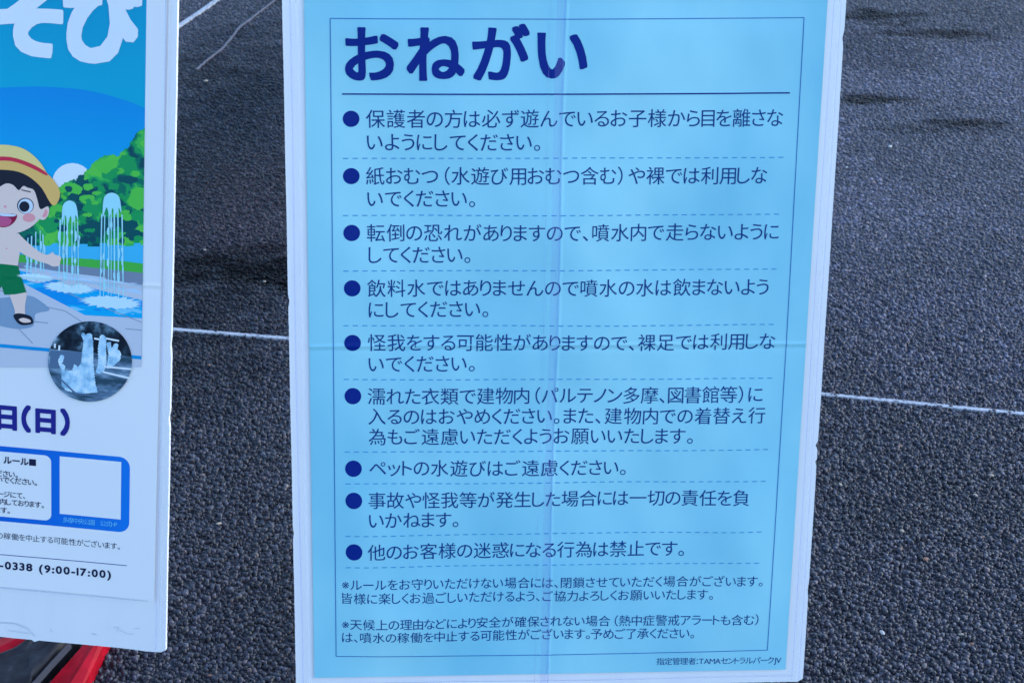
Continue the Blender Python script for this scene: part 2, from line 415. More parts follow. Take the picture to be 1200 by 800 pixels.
def beam(name, a, b, wd, dp, m, parent, up=Vector((0, 0, 1))):
    a, b = Vector(a), Vector(b); d = (b-a); x = d.normalized(); y = up.cross(x).normalized(); z = x.cross(y)
    M = Matrix.Translation((a+b)/2) @ Matrix((x, y, z)).transposed().to_4x4()
    bm = bmesh.new(); box(bm, 0, 0, 0, d.length, wd, dp, M, min(wd, dp)*.18); return from_bm(name, bm, m, parent)

# ---------------------------------------------------------------- the notice (right)
W0, W1, V0, V1 = -.052, .5893, -.8295, .056
nb = empty('notice_board', RB.mw, 'white edged foam board with the pale blue printed notice headed by a large navy title', 'notice board')
e1, e2, e3 = RB.P(958, 521), RB.P(956, 541), RB.P(946, 690)
board('foam_board', rough_outline(W0, W1, V0, V1, [((W1, e1.y), .005, .0030), ((W1, e2.y), .004, .0022), ((W1, e3.y), .012, .0012), ((W1, -.02), .01, .0015), ((W0, -.33), .008, .0015), ((W0, -.62), .01, .0012)]), .005, nb)
# sheet: white paper A1 with the blue print inside
us = dense(-.0283, .5665, .006, hot=(.29, .27)); vs = dense(-.8115, .0275, .006, hot=(vf,))
V, F = grid(us, vs)
sl = lambda v: 0.0
blue = mesh_obj('blue_sheet', [(u+(v+.4)*(.002), v+(.0 if True else 0), liftR(u, v)) for u, v in V], F, BLUE, nb, smooth=True)
def rl(*a, **k): return text(RB, *a, **k)
text(RB, 'おねがい', (405.7, 65), (686.3, 64), .0650, NAVY, blue, 'title_lettering', extra=.0255, reps=12)
strip(RB, [(401, 110), (660, 110), (925, 108.7)], .0016, NAVY, blue, 'title_rule', z=3)
for pts in ([(387, 21.5), (664, 22.6), (941.6, 20.7)], [(394, 767.4), (640, 766), (898.7, 760)], [(387, 21.5), (390.5, 380), (394, 767.4)], [(941.6, 20.7), (921, 400), (898.7, 760)]):
    strip(RB, pts, .0009, FRAME, blue, 'frame_line', z=2.5)
E = .0215
LINES = [('保護者の方は必ず遊んでいるお子様から目を離さな', 429, 139.5, 917, 138), ('いようにしてください。', 430, 166.5, 632.5, 166.5),
 ('紙おむつ（水遊び用おむつ含む）や裸では利用しな', 429, 206.5, 898, 205), ('いでください。', 430.5, 233, 556.5, 232.5),
 ('転倒の恐れがありますので、噴水内で走らないように', 430, 273, 912, 271), ('してください。', 432, 298.5, 551, 298),
 ('飲料水ではありませんので噴水の水は飲まないよう', 430.5, 337.5, 900, 335.5), ('にしてください。', 432, 362.5, 572, 361.5),
 ('怪我をする可能性がありますので、裸足では利用しな', 431, 401, 908, 399.5), ('いでください。', 432, 426, 556, 424.5),
 ('濡れた衣類で建物内（パルテノン多摩、図書館等）に', 431, 463.5, 893, 461), ('入るのはおやめください。また、建物内での着替え行', 431.5, 487, 896, 485.5),
 ('為もご遠慮いただくようお願いいたします。', 432, 511, 811, 509), ('ペットの水遊びはご遠慮ください。', 433, 547.5, 733, 546.5),
 ('事故や怪我等が発生した場合には一切の責任を負', 432, 585, 877, 581.5), ('いかねます。', 432.5, 608, 537, 607), ('他のお客様の迷惑になる行為は禁止です。', 431, 645, 801, 641)]
for s, x0, y0, x1, y1 in LINES: text(RB, s, (x0, y0), (x1, y1), E, INK, blue, 'text_line')
for s, x0, y0, x1, y1 in [('※ルールをお守りいただけない場合には、閉鎖させていただく場合がございます。', 401, 683, 893, 679), ('皆様に楽しくお過ごしいただけるよう、ご協力よろしくお願いいたします。', 400.5, 699, 835, 695),
      ('※天候上の理由などにより安全が確保されない場合（熱中症警戒アラートも含む）', 401, 729.5, 888, 724), ('は、噴水の稼働を中止する可能性がございます。予めご了承ください。', 401, 745, 813, 740)]:
    text(RB, s, (x0, y0), (x1, y1), .0150, INK, blue, 'small_print_line')
text(RB, '指定管理者：TAMAセントラルパークJV', (769, 773.5), (915, 772), .0102, INK, blue, 'footer_line')
for x, y in [(411.5, 139), (411.7, 206), (412.2, 272.5), (412.8, 337), (413.2, 401), (413.6, 463), (414.3, 547.7), (414.7, 584.8), (415, 644.5)]:
    poly(RB, ell(x, y, 9.8, 9.5, 28), NAVY, blue, 'bullet', 1.4)
for x0, y0, x1, y1 in [(402, 185.3, 922, 183.8), (402, 252.2, 917, 250.3), (402.5, 316.8, 914, 314.3), (402.5, 380.8, 911, 379.3), (403, 443.6, 909, 442), (404, 528.3, 904, 525.2), (405, 565.3, 901, 562), (405, 626, 896, 620.8), (405.5, 662.5, 893, 657.3)]:
    a, b = RB.P(x0, y0), RB.P(x1, y1); n_ = 47; VV = []; FF = []
    for i in range(n_):
        p = a+(b-a)*(i/n_); q = a+(b-a)*((i+.55)/n_)
        zz = max(liftR(p.x+(q.x-p.x)*t, p.y) for t in (0, .25, .5, .75, 1))+.0002
        for e, o in ((p, -1), (q, -1), (q, 1), (p, 1)): VV.append((e.x, e.y+o*.00055, zz))
        FF.append((4*i, 4*i+1, 4*i+2, 4*i+3))
    mesh_obj('dashed_line', VV, FF, DASH, blue)
# clear film seam down the middle and sleeve edges along the sides
def film_band(B, fn, w0, w1, v0, v1, m, parent, name, h=.0005):
    VV = []; k = 150
    for i in range(k+1):
        v = v0+(v1-v0)*i/k
        for q in range(4):
            u = fn(v)+w0+(w1-w0)*q/3; VV.append((u, v, B.lift(u, v)+h+(.0002 if q in (1, 2) else 0)))
    FF = [(4*i+q, 4*i+q+1, 4*i+q+5, 4*i+q+4) for i in range(k) for q in range(3)]
    return mesh_obj(name, VV, FF, m, parent, smooth=True)
film_band(RB, seam_u, -.0045, .0050, -.8285, .055, FILM, nb, 'film_overlap')
film_band(RB, seam_u, .0042, .0056, -.8285, .055, FILM2, nb, 'film_overlap_edge', .0009)
film_band(RB, lambda v: seam_u(v)-.012, 0, .0010, -.8285, .055, FILM, nb, 'film_overlap_edge', .0009)
for x, wd, mm in ((-.0445, .0016, FILM2), (-.0375, .003, FILM3), (.5735, .0012, FILM2), (.5795, .0022, FILM3), (.5822, .0010, FILM2)):
    film_band(RB, lambda v, x=x: x+.0007*math.sin(v*9+x*90), 0, wd, -.826, .053, mm, nb, 'sleeve_edge', .0003)
VV = [(u, -.8205+o+.0006*math.sin(u*14), .004) for u in np.arange(-.045, .585, .01) for o in (0, .0012)]
mesh_obj('sleeve_edge', VV, [(2*i, 2*i+2, 2*i+3, 2*i+1) for i in range(len(VV)//2-1)], FILM2, nb)

# ---------------------------------------------------------------- the fountain poster (left)
LW0 = -.66
fb = empty('poster_board', LB.mw, 'scuffed white foam board with the coloured fountain play poster, above the red stand', 'poster')
wl = lambda x, y: .004*max(0, (x+.05)/.05)*max(0, 1-y/.05) if x > -.05 and y < .05 else 0
board('foam_board', rough_outline(LW0, .0015, .0015, .93, [((0, .30), .01, .0016), ((0, .39), .012, .0012), ((-.16, 0), .004, -.004), ((-.02, 0), .03, -.0012)], corner=.0025), .006, fb)
su0, su1, sv0, sv1 = -.648, -.0125, .069, .915
V, F = grid(dense(su0, su1, .008), dense(sv0, sv1, .008, hot=(vfl,)))
sheet = mesh_obj('poster_sheet', [(u+(v-.07)*.004*(1 if u > -.3 else 0), v, liftL(u, v)) for u, v in V], F, PAPER, fb, smooth=True)
pr = -.0322; pl = -.626
def grad(name, y0, y1, stops):
    m = print_mat(name, (1, 1, 1)); tc = N(m, 'ShaderNodeTexCoord'); sp = N(m, 'ShaderNodeSeparateXYZ'); L(m, tc.outputs['Object'], sp.inputs[0])
    mr = N(m, 'ShaderNodeMapRange'); mr.inputs[1].default_value = y0; mr.inputs[2].default_value = y1; L(m, sp.outputs[1], mr.inputs[0])
    r = ramp(m, mr.outputs[0], stops); L(m, r.outputs[0], base(m)); return m
vA = LB.P(100, 105).y; vB = LB.P(100, 260).y
HEAD = grad('header_blue_print', vA, .9, [(0, (.0, .40, .56)), (1, (.0, .25, .46))])
SKYP = grad('sky_blue_print', vB, vA+.01, [(0, (.0, .46, .72)), (1, (.0, .26, .62))])
def sw(name, c): return print_mat(name, c)
def U(x, y): return tuple(LB.P(x, y))
def lp(pts, m, name, z, sm=0):
    if sm: pts = smooth_pts(pts, sm)
    # clip outline on the right to the print edge
    P = []
    for p in pts:
        q = LB.P(*p); P.append((min(q.x, pr), q.y))
    return poly(LB, P, m, sheet, name, z, px=False)
vbar = LB.P(169, 418).y
poly(LB, [(pl, .9), (pl, vbar), (pr, vbar), (pr, .9)], HEAD, sheet, 'header_print', .6, px=False)
arc = smooth_pts([(-480, 122), (-240, 112), (0, 102.5), (55, 101.5), (105, 106), (150, 118), (180, 131)], 5, closed=False)
P = [tuple(LB.P(*p)) for p in arc]; P = [(max(pl, min(x, pr)), y) for x, y in P]
poly(LB, P+[(pr, vbar), (pl, vbar)], SKYP, sheet, 'sky_print', 1.2, px=False)
WHITEP = sw('cloud_white_print', (.84, .86, .84))
lp(ell(86, 213.5, 23.5, 23), WHITEP, 'cloud_print', 2)
TREE = print_mat('tree_print', (.0, .2, .08))
n1 = noise(TREE, 26, 3); n2 = N(TREE, 'ShaderNodeTexVoronoi'); n2.inputs['Scale'].default_value = 95
tc = N(TREE, 'ShaderNodeTexCoord'); L(TREE, tc.outputs['Object'], n2.inputs['Vector'])
ad = N(TREE, 'ShaderNodeMath'); ad.operation = 'MULTIPLY_ADD'; L(TREE, n2.outputs['Distance'], ad.inputs[0]); ad.inputs[1].default_value = .22; L(TREE, n1.outputs[0], ad.inputs[2])
r_ = ramp(TREE, ad.outputs[0], [(0, (.0, .07, .09)), (.50, (.0, .17, .10)), (.555, (.01, .34, .09)), (.615, (.05, .50, .09)), (.69, (.12, .60, .07))], 'CONSTANT'); L(TREE, r_.outputs[0], base(TREE))
tree = [(171, 149), (165, 152), (161, 155), (157, 162), (153, 167), (152, 172), (148, 173), (145, 176), (142, 178), (139, 183), (134, 180), (129, 181), (123, 181), (118, 184), (113, 188), (108, 192), (106, 197),
        (103, 198), (100, 201), (97, 206), (93, 212), (88, 209), (83, 211), (77, 213), (70, 219), (66, 226), (60, 232), (40, 236), (10, 238), (-30, 225), (-80, 205), (-150, 190), (-250, 175), (-420, 150), (-480, 145)]
# scallop the outline
def scallop(pts, amp, k):
    out = []
    for a, b in zip(pts, pts[1:]+pts[:1]):
        a, b = Vector(a), Vector(b); l = (b-a).length; m_ = max(1, int(l/k)) if l < 60 else 1
        for i in range(m_):
            for j in (0, .5):
                t = (i+j)/m_; p = a+(b-a)*t; nn = Vector(((b-a).y, -(b-a).x)).normalized(); p = p+nn*(amp*random.uniform(.3, 1) if j else 0); out.append((p.x, p.y))
    return out
lp(scallop(tree, 1.6, 3.5)[:-2]+[(-480, 292), (0, 292), (171, 298)], TREE, 'tree_print', 3)
# lighter leaf clumps with scalloped outlines
LG = sw('leaf_green_print', (.10, .58, .07)); MG = sw('mid_green_print', (.01, .34, .09)); DG = sw('dark_teal_green_print', (.0, .085, .095))
def clump(cx, cy, rx, ry, m, z): lp(scallop([(x+random.uniform(-1, 1)*rx*.2, y+random.uniform(-1, 1)*ry*.2) for x, y in ell(cx, cy, rx, ry, 12)], min(1.3, rx*.22), 2.5), m, 'leaf_clump_print', z)
for c in [(84, 222, 13, 8, LG, 3.6), (124, 193, 13, 9, LG, 3.6), (130, 204, 10, 6, MG, 3.4), (166, 164, 9, 10, LG, 3.4), (150, 190, 10, 9, MG, 3.5), (163, 232, 13, 12, LG, 3.6), (110, 243, 11, 8, MG, 3.8), (104, 233, 9, 6, LG, 3.7),
          (60, 262, 12, 9, MG, 3.6), (142, 262, 20, 10, DG, 3.3), (112, 268, 16, 9, DG, 3.3), (97, 214, 7, 9, DG, 3.4), (152, 210, 12, 5, DG, 3.5), (162, 252, 9, 6, MG, 3.7), (120, 222, 9, 5, DG, 3.5), (160, 275, 12, 6, DG, 3.4), (68, 245, 8, 7, LG, 3.5)]: clump(*c)
for _ in range(75):
    cx, cy = random.uniform(62, 168), random.uniform(190, 282)
    top = 222-(cx-62)*.62 if cx < 150 else 168
    if cy < top+6: continue
    clump(cx, cy, random.uniform(2.5, 6), random.uniform(1.8, 4), random.choice([LG, MG, MG, DG] if cy < 255 else [MG, DG, DG]), 3.9)
TOWN = sw('town_blue_print', (.06, .50, .74)); HEDGE = sw('hedge_green_print', (.07, .48, .06)); PATH = sw('path_grey_print', (.22, .26, .33)); DECK = sw('deck_print', (.62, .62, .66))
lp([(-480, 282), (60, 287), (64, 284), (70, 284), (70, 287), (90, 288), (95, 285), (104, 285), (104, 288), (118, 288), (118, 284), (126, 284), (126, 287), (140, 286), (150, 288), (158, 287), (158, 284), (166, 284), (166, 287), (180, 287), (180, 310), (-480, 305)], TOWN, 'town_print', 4.2)
lp(scallop([(-480, 290), (0, 296), (70, 301), (110, 303), (180, 309), (180, 322), (60, 309), (-480, 300)], 1.4, 4), HEDGE, 'hedge_print', 4.6)
lp([(-480, 298), (60, 307), (180, 320), (180, 334), (50, 315), (-480, 302)], PATH, 'path_print', 5)
lp([(-480, 301), (50, 314), (180, 331), (180, 430), (-480, 430)], DECK, 'paving_print', 5.2)
POOL = print_mat('pool_print', (.0, .3, .75)); n = noise(POOL, 40, 3, stretch=(.6, 2.2, 1)); r_ = ramp(POOL, n.outputs[0], [(.38, (.0, .30, .70)), (.5, (.0, .42, .74)), (.62, (.22, .62, .80))], 'CONSTANT'); L(POOL, r_.outputs[0], base(POOL))
lp([(-480, 296), (0, 311), (26, 316), (180, 352), (180, 373), (101, 368), (24, 328), (0, 318), (-480, 306)], POOL, 'pool_print', 5.6)
DECK2 = sw('deck_shine_print', (.5, .66, .78)); JOINT = sw('paving_joint_print', (.25, .29, .36)); SHADE = sw('figure_shade_print', (.26, .36, .47))
lp([(60, 318), (180, 340), (180, 345), (60, 321)], DECK2, 'deck_stripe_print', 5.5); lp([(30, 310), (180, 335), (180, 336.5), (30, 311.5)], DECK2, 'deck_stripe_print', 5.5)
def seg(a, b, wd, m, name, z):
    a, b = LB.P(*a), LB.P(*b); a.x = min(a.x, pr); b.x = min(b.x, pr); strip(LB, [tuple(a), tuple(b)], wd, m, sheet, name, z, px=False)
for a, b in [((0, 359), (40, 401)), ((-200, 352), (58, 377)), ((28, 352), (78, 363)), ((78, 341), (171, 377)), ((0, 338), (30, 352)), ((-90, 345), (-40, 396)), ((78, 363), (140, 404)), ((148, 384), (170, 386))]: seg(a, b, .0009, JOINT, 'paving_joint_print', 6)
lp([(-40, 362), (-10, 350), (12, 347), (36, 345), (50, 352), (60, 362), (44, 366), (42, 376), (38, 382), (20, 384), (-10, 378), (-35, 372)], SHADE, 'figure_shade_print', 6.3, sm=3)
CY = sw('cyan_bar_print', (.0, .30, .62))
strip(LB, [(pl, vbar), (pr, vbar)], .0042, CY, sheet, 'cyan_bar_print', 7, px=False)
# fountains
JET = sw('water_jet_print', (.42, .80, .82)); JET2 = sw('water_splash_print', (.66, .84, .83))
def jet(cx, top, bot, wd, n_, base_y, base_w, head=True):
    if head:
        lp([(cx-wd*.42, top+8), (cx-wd*.3, top+1), (cx, top-2), (cx+wd*.32, top+1), (cx+wd*.45, top+9), (cx+wd*.5, top+22), (cx+wd*.35, top+15), (cx+wd*.22, top+24), (cx+wd*.05, top+16), (cx-wd*.1, top+26), (cx-wd*.25, top+15), (cx-wd*.45, top+27)], JET, 'water_head_print', 7.2, sm=3)
    for i in range(n_):
        x = cx+wd*(-.5+i/(n_-1)); t = top+10+4*abs(i-n_/2); b_ = bot+random.uniform(-8, 4)
        w_ = random.uniform(.7, 1.7); x += random.uniform(-1, 1); t += random.uniform(-2, 5)
        lp([(x-w_*.6, t), (x+w_*.6, t), (x+w_*.5+(i-n_/2)*.6, b_), (x-w_*.4+(i-n_/2)*.6, b_)], JET, 'water_stream_print', 7)
        for k in range(3):
            yy = random.uniform(t+15, b_-6); lp(ell(x+(i-n_/2)*.3+random.uniform(-1, 1), yy, random.uniform(.9, 1.8), random.uniform(3, 8), 9), JET, 'water_drop_print', 7.1)
    pts = []
    for i in range(40):
        a = 2*math.pi*i/40; r = 1+(.28 if i % 2 else -.12)*random.uniform(.4, 1); pts.append((cx+base_w/2*math.cos(a)*r, base_y+4+base_w*.105*math.sin(a)*r+(base_w/2*math.cos(a))*.08))
    lp(pts, JET2, 'water_splash_print', 7.3)
jet(44, 258, 322, 17, 5, 320, 40, False); jet(83, 236, 335, 20, 6, 332, 54); jet(132, 227, 350, 23, 7, 349, 64); jet(-120, 230, 330, 22, 6, 326, 56)
# the child in a sun hat
SKIN = sw('skin_print', (.92, .66, .54)); STRAW = sw('straw_print', (.90, .50, .14)); STRAW2 = sw('light_straw_print', (.93, .68, .24)); BAND = sw('hat_band_print', (.72, .03, .07)); HAIR = sw('hair_print', (.012, .015, .03))
EYEW = sw('eye_white_print', (.7, .75, .8)); PINK = sw('cheek_print', (.92, .34, .34)); MOUTH = sw('mouth_print', (.30, .01, .05)); TONG = sw('tongue_print', (.62, .10, .22)); SHORT = sw('green_shorts_print', (.0, .19, .06))
cp = lambda pts, m, name, z, sm=0: lp([(x+3+(x-2)*.05, y+(y-250)*.0) for x, y in pts], m, name, z, sm)
sg = lambda a, b, *k: seg((a[0]+4, a[1]), (b[0]+4, b[1]), *k)
mir = lambda pts, c=2: pts+[(2*c-x, y-(x-c)*.12) for x, y in reversed(pts)]
cp(mir([(2, 182), (30, 188), (52, 203), (64, 214), (71, 226), (72, 238), (68, 247), (58, 253), (50, 256), (30, 230)]), STRAW, 'hat_brim_print', 8, sm=3)
cp(mir([(2, 269), (20, 273), (22, 290), (19, 310), (2, 311)]), SKIN, 'torso_print', 8.2)
cp([(18, 272), (26, 279), (38, 290), (49, 297), (55, 296), (58, 294), (60, 297), (66, 299), (67, 302), (66, 306), (65, 310), (58, 311), (52, 308), (40, 304), (26, 297), (17, 288)], SKIN, 'arm_print', 8.3, sm=3)
cp([(-14, 270), (-24, 277), (-36, 284), (-50, 286), (-60, 281), (-64, 287), (-60, 293), (-50, 294), (-34, 294), (-14, 286)], SKIN, 'arm_print', 8.3, sm=3)
cp([(10, 340), (28, 341), (27, 356), (27.5, 368), (33, 372), (30, 376), (18, 374), (15, 360)], SKIN, 'leg_print', 8.2, sm=3)
cp([(-22, 336), (-6, 338), (-9, 352), (-10, 366), (-16, 371), (-26, 368), (-22, 352)], SKIN, 'leg_print', 8.2, sm=3)
cp([(14, 369), (17, 366), (24, 366), (33, 369), (36, 374), (35, 378), (24, 379.5), (18, 376)], HAIR, 'sandal_print', 8.5, sm=3); cp([(20, 373), (25, 371), (32, 373), (33, 376), (25, 376.5)], SKIN, 'toes_print', 8.7, sm=3)
cp([(-30, 368), (-22, 363), (-12, 366), (-10, 372), (-22, 375)], HAIR, 'sandal_print', 8.5, sm=3)
cp([(-16, 306), (2, 308), (19, 310), (23, 324), (28.5, 341), (16, 343.5), (4, 344), (1, 334), (-3, 340), (-25, 337), (-20, 320)], SHORT, 'shorts_print', 8.6)
cp(ell(48, 248, 5.5, 9, 16, .3), SKIN, 'ear_print', 8.3); cp(ell(49, 249, 3, 5, 12, .3), PINK, 'inner_ear_print', 8.5)
cp([(2, 196), (26, 200), (42, 214), (49, 232), (49, 246), (42, 257), (32, 266), (18, 272), (2, 274), (-14, 272), (-28, 264), (-38, 252), (-42, 238), (-38, 216), (-20, 200)], SKIN, 'face_print', 8.7, sm=4)
cp([(-44, 236), (-42, 214), (-28, 198), (2, 192), (26, 199), (42, 212), (52, 226), (57, 239), (51, 241), (44, 244), (41, 234), (37, 222), (30, 219), (25, 217), (20, 222), (14, 216), (6, 214), (-4, 219), (-10, 213), (-22, 217), (-32, 224), (-38, 238)], HAIR, 'hair_print', 9, sm=3)
cp([(2, 198), (20, 200.5), (34, 208), (46, 220), (56, 238), (62, 238), (66, 226), (60, 212), (46, 198), (24, 188), (2, 186), (-24, 188), (-46, 198), (-58, 212), (-50, 222), (-34, 206), (-18, 199)], STRAW, 'hat_brim_print', 9.2, sm=3)
cp([(-46, 202), (-40, 186), (-26, 174), (-4, 169), (14, 170), (28, 175), (40, 185), (48, 196), (51, 205), (34, 195), (14, 188), (-12, 189), (-34, 196)], STRAW2, 'hat_crown_print', 9.4, sm=3)
cp([(-46, 203), (-34, 191), (-12, 184), (10, 183), (32, 190), (49, 200), (51, 205), (34, 196), (12, 188), (-12, 189), (-34, 197)], BAND, 'hat_band_print', 9.6, sm=3)
for x, y in ((27.5, 240), (-22, 236)):
    cp(ell(x, y, 9.3, 9.3), HAIR, 'eye_print', 9.2); cp(ell(x+.2, y+.4, 8.3, 8.6), EYEW, 'eye_white_print', 9.4); cp(ell(x-1.2, y+1, 5.8, 6.2), HAIR, 'pupil_print', 9.6)
    cp(ell(x+4, y+14, 7, 5), PINK, 'cheek_print', 9.2)
sg((23, 221.5), (34, 224), .0012, HAIR, 'eyebrow_print', 9.3)
cp(ell(5, 241, 1.6, 1.6, 10), PINK, 'nose_print', 9.2)
cp([(-14, 246), (2, 249), (17.5, 250), (16, 258), (9, 264), (0, 265), (-9, 260), (-13, 253)], MOUTH, 'mouth_print', 9.2, sm=3); cp([(-9, 256), (2, 252), (12, 256), (9, 263), (0, 264), (-7, 261)], TONG, 'tongue_print', 9.4, sm=3); cp([(-13, 246.5), (2, 249), (17, 250), (14, 252.5), (2, 252), (-11, 249)], EYEW, 'teeth_print', 9.5, sm=2)
cp(ell(6.5, 290, 1, 1, 8), PINK, 'dot_print', 9)
# round photograph
PH = print_mat('round_photo_print', (.03, .06, .1)); n = noise(PH, 55, 5); r_ = ramp(PH, n.outputs[0], [(.46, (.005, .010, .02)), (.56, (.02, .04, .06)), (.64, (.12, .2, .26)), (.70, (.45, .6, .65))]); L(PH, r_.outputs[0], base(PH))
PH2 = print_mat('photo_paving_print', (.12, .2, .28)); n = noise(PH2, 70, 5, stretch=(.5, 1.6, 1)); r_ = ramp(PH2, n.outputs[0], [(.4, (.03, .07, .10)), (.55, (.12, .2, .28)), (.68, (.3, .42, .5))]); L(PH2, r_.outputs[0], base(PH2))
PHW = print_mat('photo_water_print', (.3, .55, .78)); n = noise(PHW, 90, 5); r_ = ramp(PHW, n.outputs[0], [(.38, (.22, .42, .56)), (.52, (.45, .68, .80)), (.66, (.72, .84, .84))]); L(PHW, r_.outputs[0], base(PHW))
GRY = sw('photo_grey_print', (.10, .17, .26))
def ring(y): return math.sqrt(max(0, 1-((y-422)/47)**2))*49
lp(ell(107, 422, 49, 47, 48), PH, 'photo_background_print', 10)
lp([(107-ring(409), 407), (107+ring(413), 416)]+[(107+49*math.cos(t), 422+47*math.sin(t)) for t in [math.radians(a) for a in range(-6, 196, 8)]], PH2, 'photo_paving_print', 10.3)
lp([(61, 409), (100, 411), (101, 430), (60, 430)], GRY, 'photo_wall_print', 10.5)
lp(scallop([(97, 390), (99, 388), (102, 391), (105, 389), (109, 390), (110.5, 400), (111, 428), (113, 448), (116, 458), (100, 459), (80, 456), (74, 450), (74, 438), (73, 432), (78, 433), (87, 432), (89, 425), (93, 429), (97, 424), (98.5, 410), (100, 398)], 1.1, 3), PHW, 'photo_plume_print', 10.8)
lp(scallop([(70, 421), (73, 414), (77, 415), (76, 420), (74, 424), (78, 427), (77, 434), (73, 430)], .8, 3), PHW, 'photo_plume_print', 10.9)
lp(scallop([(119, 392), (123, 391), (126, 395), (125.5, 410), (126, 422), (124, 432), (119, 436), (114, 434), (117, 425), (117, 405)], 1.1, 3), PHW, 'photo_plume_print', 10.8)
lp(scallop([(127, 400), (131, 399), (132, 408), (136, 401), (140, 402), (139, 408), (143, 412), (142, 420), (134, 427), (127, 430), (129, 415)], 1.1, 3), PHW, 'photo_plume_print', 10.8)
for a, b in [((124, 428), (156, 431)), ((122, 434), (155, 442)), ((126, 395), (141, 398)), ((112, 395), (118, 396)), ((66, 406), (66.5, 401)), ((71, 409), (71.5, 403))]: seg(a, b, .0022, WHITEP, 'photo_bench_print', 11)
strip(LB, [(70, 440), (90, 459), (120, 463), (143, 448)], .0022, GRY, sheet, 'photo_kerb_print', 11)
# header lettering and text
TW = sw('header_white_print', (.86, .86, .85))
pm = 1/ (LB.P(101, 300)-LB.P(1, 300)).length*100   # pixels per metre here
text(LB, 'みずあそび', None, (163, 33), 86/pm, TW, sheet, 'header_lettering', gap=.10, extra=.054, reps=24)
text(LB, '日（日）', None, (81.5, 494.5), 31/pm, INDIGO, sheet, 'date_lettering', extra=.052, reps=12, gap=.27, pad=0)
def rrect(x0, y0, x1, y1, r, sx, top_l, bot_l):
    pass
BOX = print_mat('blue_box_print', (.0, .12, .55)); tc = N(BOX, 'ShaderNodeTexCoord'); sp = N(BOX, 'ShaderNodeSeparateXYZ'); L(BOX, tc.outputs['Object'], sp.inputs[0])
mr = N(BOX, 'ShaderNodeMapRange'); mr.inputs[1].default_value = -.25; mr.inputs[2].default_value = -.05; L(BOX, sp.outputs[0], mr.inputs[0]); r_ = ramp(BOX, mr.outputs[0], [(0, (.0, .10, .52)), (1, (.005, .19, .66))]); L(BOX, r_.outputs[0], base(BOX))
def rr(u0, v0, u1, v1, r):
    o = []
    for cx, cy, a in ((u1-r, v1-r, 0), (u0+r, v1-r, 90), (u0+r, v0+r, 180), (u1-r, v0+r, 270)):
        o += [(cx+r*math.cos(math.radians(a+t)), cy+r*math.sin(math.radians(a+t))) for t in range(0, 91, 15)]
    return o
tr = LB.P(153.5, 534.7); bl_ = LB.P(148, 622.3)
poly(LB, rr(pl+.02, bl_.y, tr.x, tr.y, .013), BOX, sheet, 'info_box_print', 1, px=False)
tr2 = LB.P(61, 532.8); bl2 = LB.P(56, 608.5)
poly(LB, rr(pl+.026, bl2.y, tr2.x, tr2.y, .008), WHITEP if False else PAPER, sheet, 'info_panel_print', 2, px=False)
q0 = LB.P(71, 533.2); q1 = LB.P(142.5, 607)
poly(LB, [(q0.x, q0.y), (q0.x, q1.y), (q1.x, q1.y), (q1.x, q0.y)], PAPER, sheet, 'blank_square_print', 2, px=False)
CYT = sw('pale_cyan_print', (.15, .55, .80))
text(LB, '多摩中央公園　公式HP', (74.5, 607.5), (138.5, 613), 7.4/pm, CYT, sheet, 'caption_lettering', up=.0006)
text(LB, 'ルール■', None, (43, 540.8), 10/pm, BLACK, sheet, 'info_heading', extra=.03, reps=6, gap=.13, up=.0006)
for s, x, y, e in [('ださい。', 22, 555, 8.6), ('いでください。', 44.3, 564.3, 8.6), ('ページにて、', 30.5, 579.8, 8.2), ('ご案内しております。', 52.4, 590.6, 8.2), ('ます。', 12.6, 597, 8.2)]:
    text(LB, s, None, (x, y), e/pm, BLACK, sheet, 'info_line', extra=.012, reps=4, gap=.1, up=.0006)
text(LB, '噴水の稼働を中止する可能性がございます。', None, (141.6, 638.8), 8.9/pm, BLACK, sheet, 'small_print_line', gap=.09)
strip(LB, [(-300, 622), (149.5, 661)], .0009, INDIGO, sheet, 'divider_line')
text(LB, '-0338 (9:00-17:00)', (1, 660), (130.5, 671.5), 12.6/pm, BLACK, sheet, 'telephone_line', extra=.035, reps=8, xs=1.15)
# sleeve edges of the clear film and the scuffs
FE = dict(parent=fb)
film_band(LB, lambda v: -.0105+.0012*math.sin(v*5), 0, .0012, .004, .925, FILM2, fb, 'sleeve_edge', .0003)
film_band(LB, lambda v: -.0065+.0012*math.sin(v*6+1), 0, .0014, .004, .925, FILM3, fb, 'sleeve_edge', .0003)
VV = [(u, .068+o+.0006*math.sin(u*14), .0045) for u in np.arange(-.65, -.012, .01) for o in (0, .0011)]
mesh_obj('sheet_bottom_edge', VV, [(2*i, 2*i+2, 2*i+3, 2*i+1) for i in range(len(VV)//2-1)], FILM2, fb)
SC = sw('scuff_grey', (.58, .60, .64)); SC.node_tree.nodes['Principled BSDF'].inputs['Coat Weight'].default_value = 0
for pts, wd in [([(134, 734), (140, 733), (138, 738)], .0008), ([(140, 736), (150, 741), (158, 741)], .0007), ([(0, 728), (18, 729), (33, 735), (42, 744)], .0010), ([(158, 735), (165, 734)], .0007), ([(108, 741), (114, 742)], .0012), ([(60, 735), (62, 739)], .0008), ([(10, 737), (36, 741)], .0006)]:
    strip(LB, pts, wd, SC, fb, 'scuff_mark', 1)

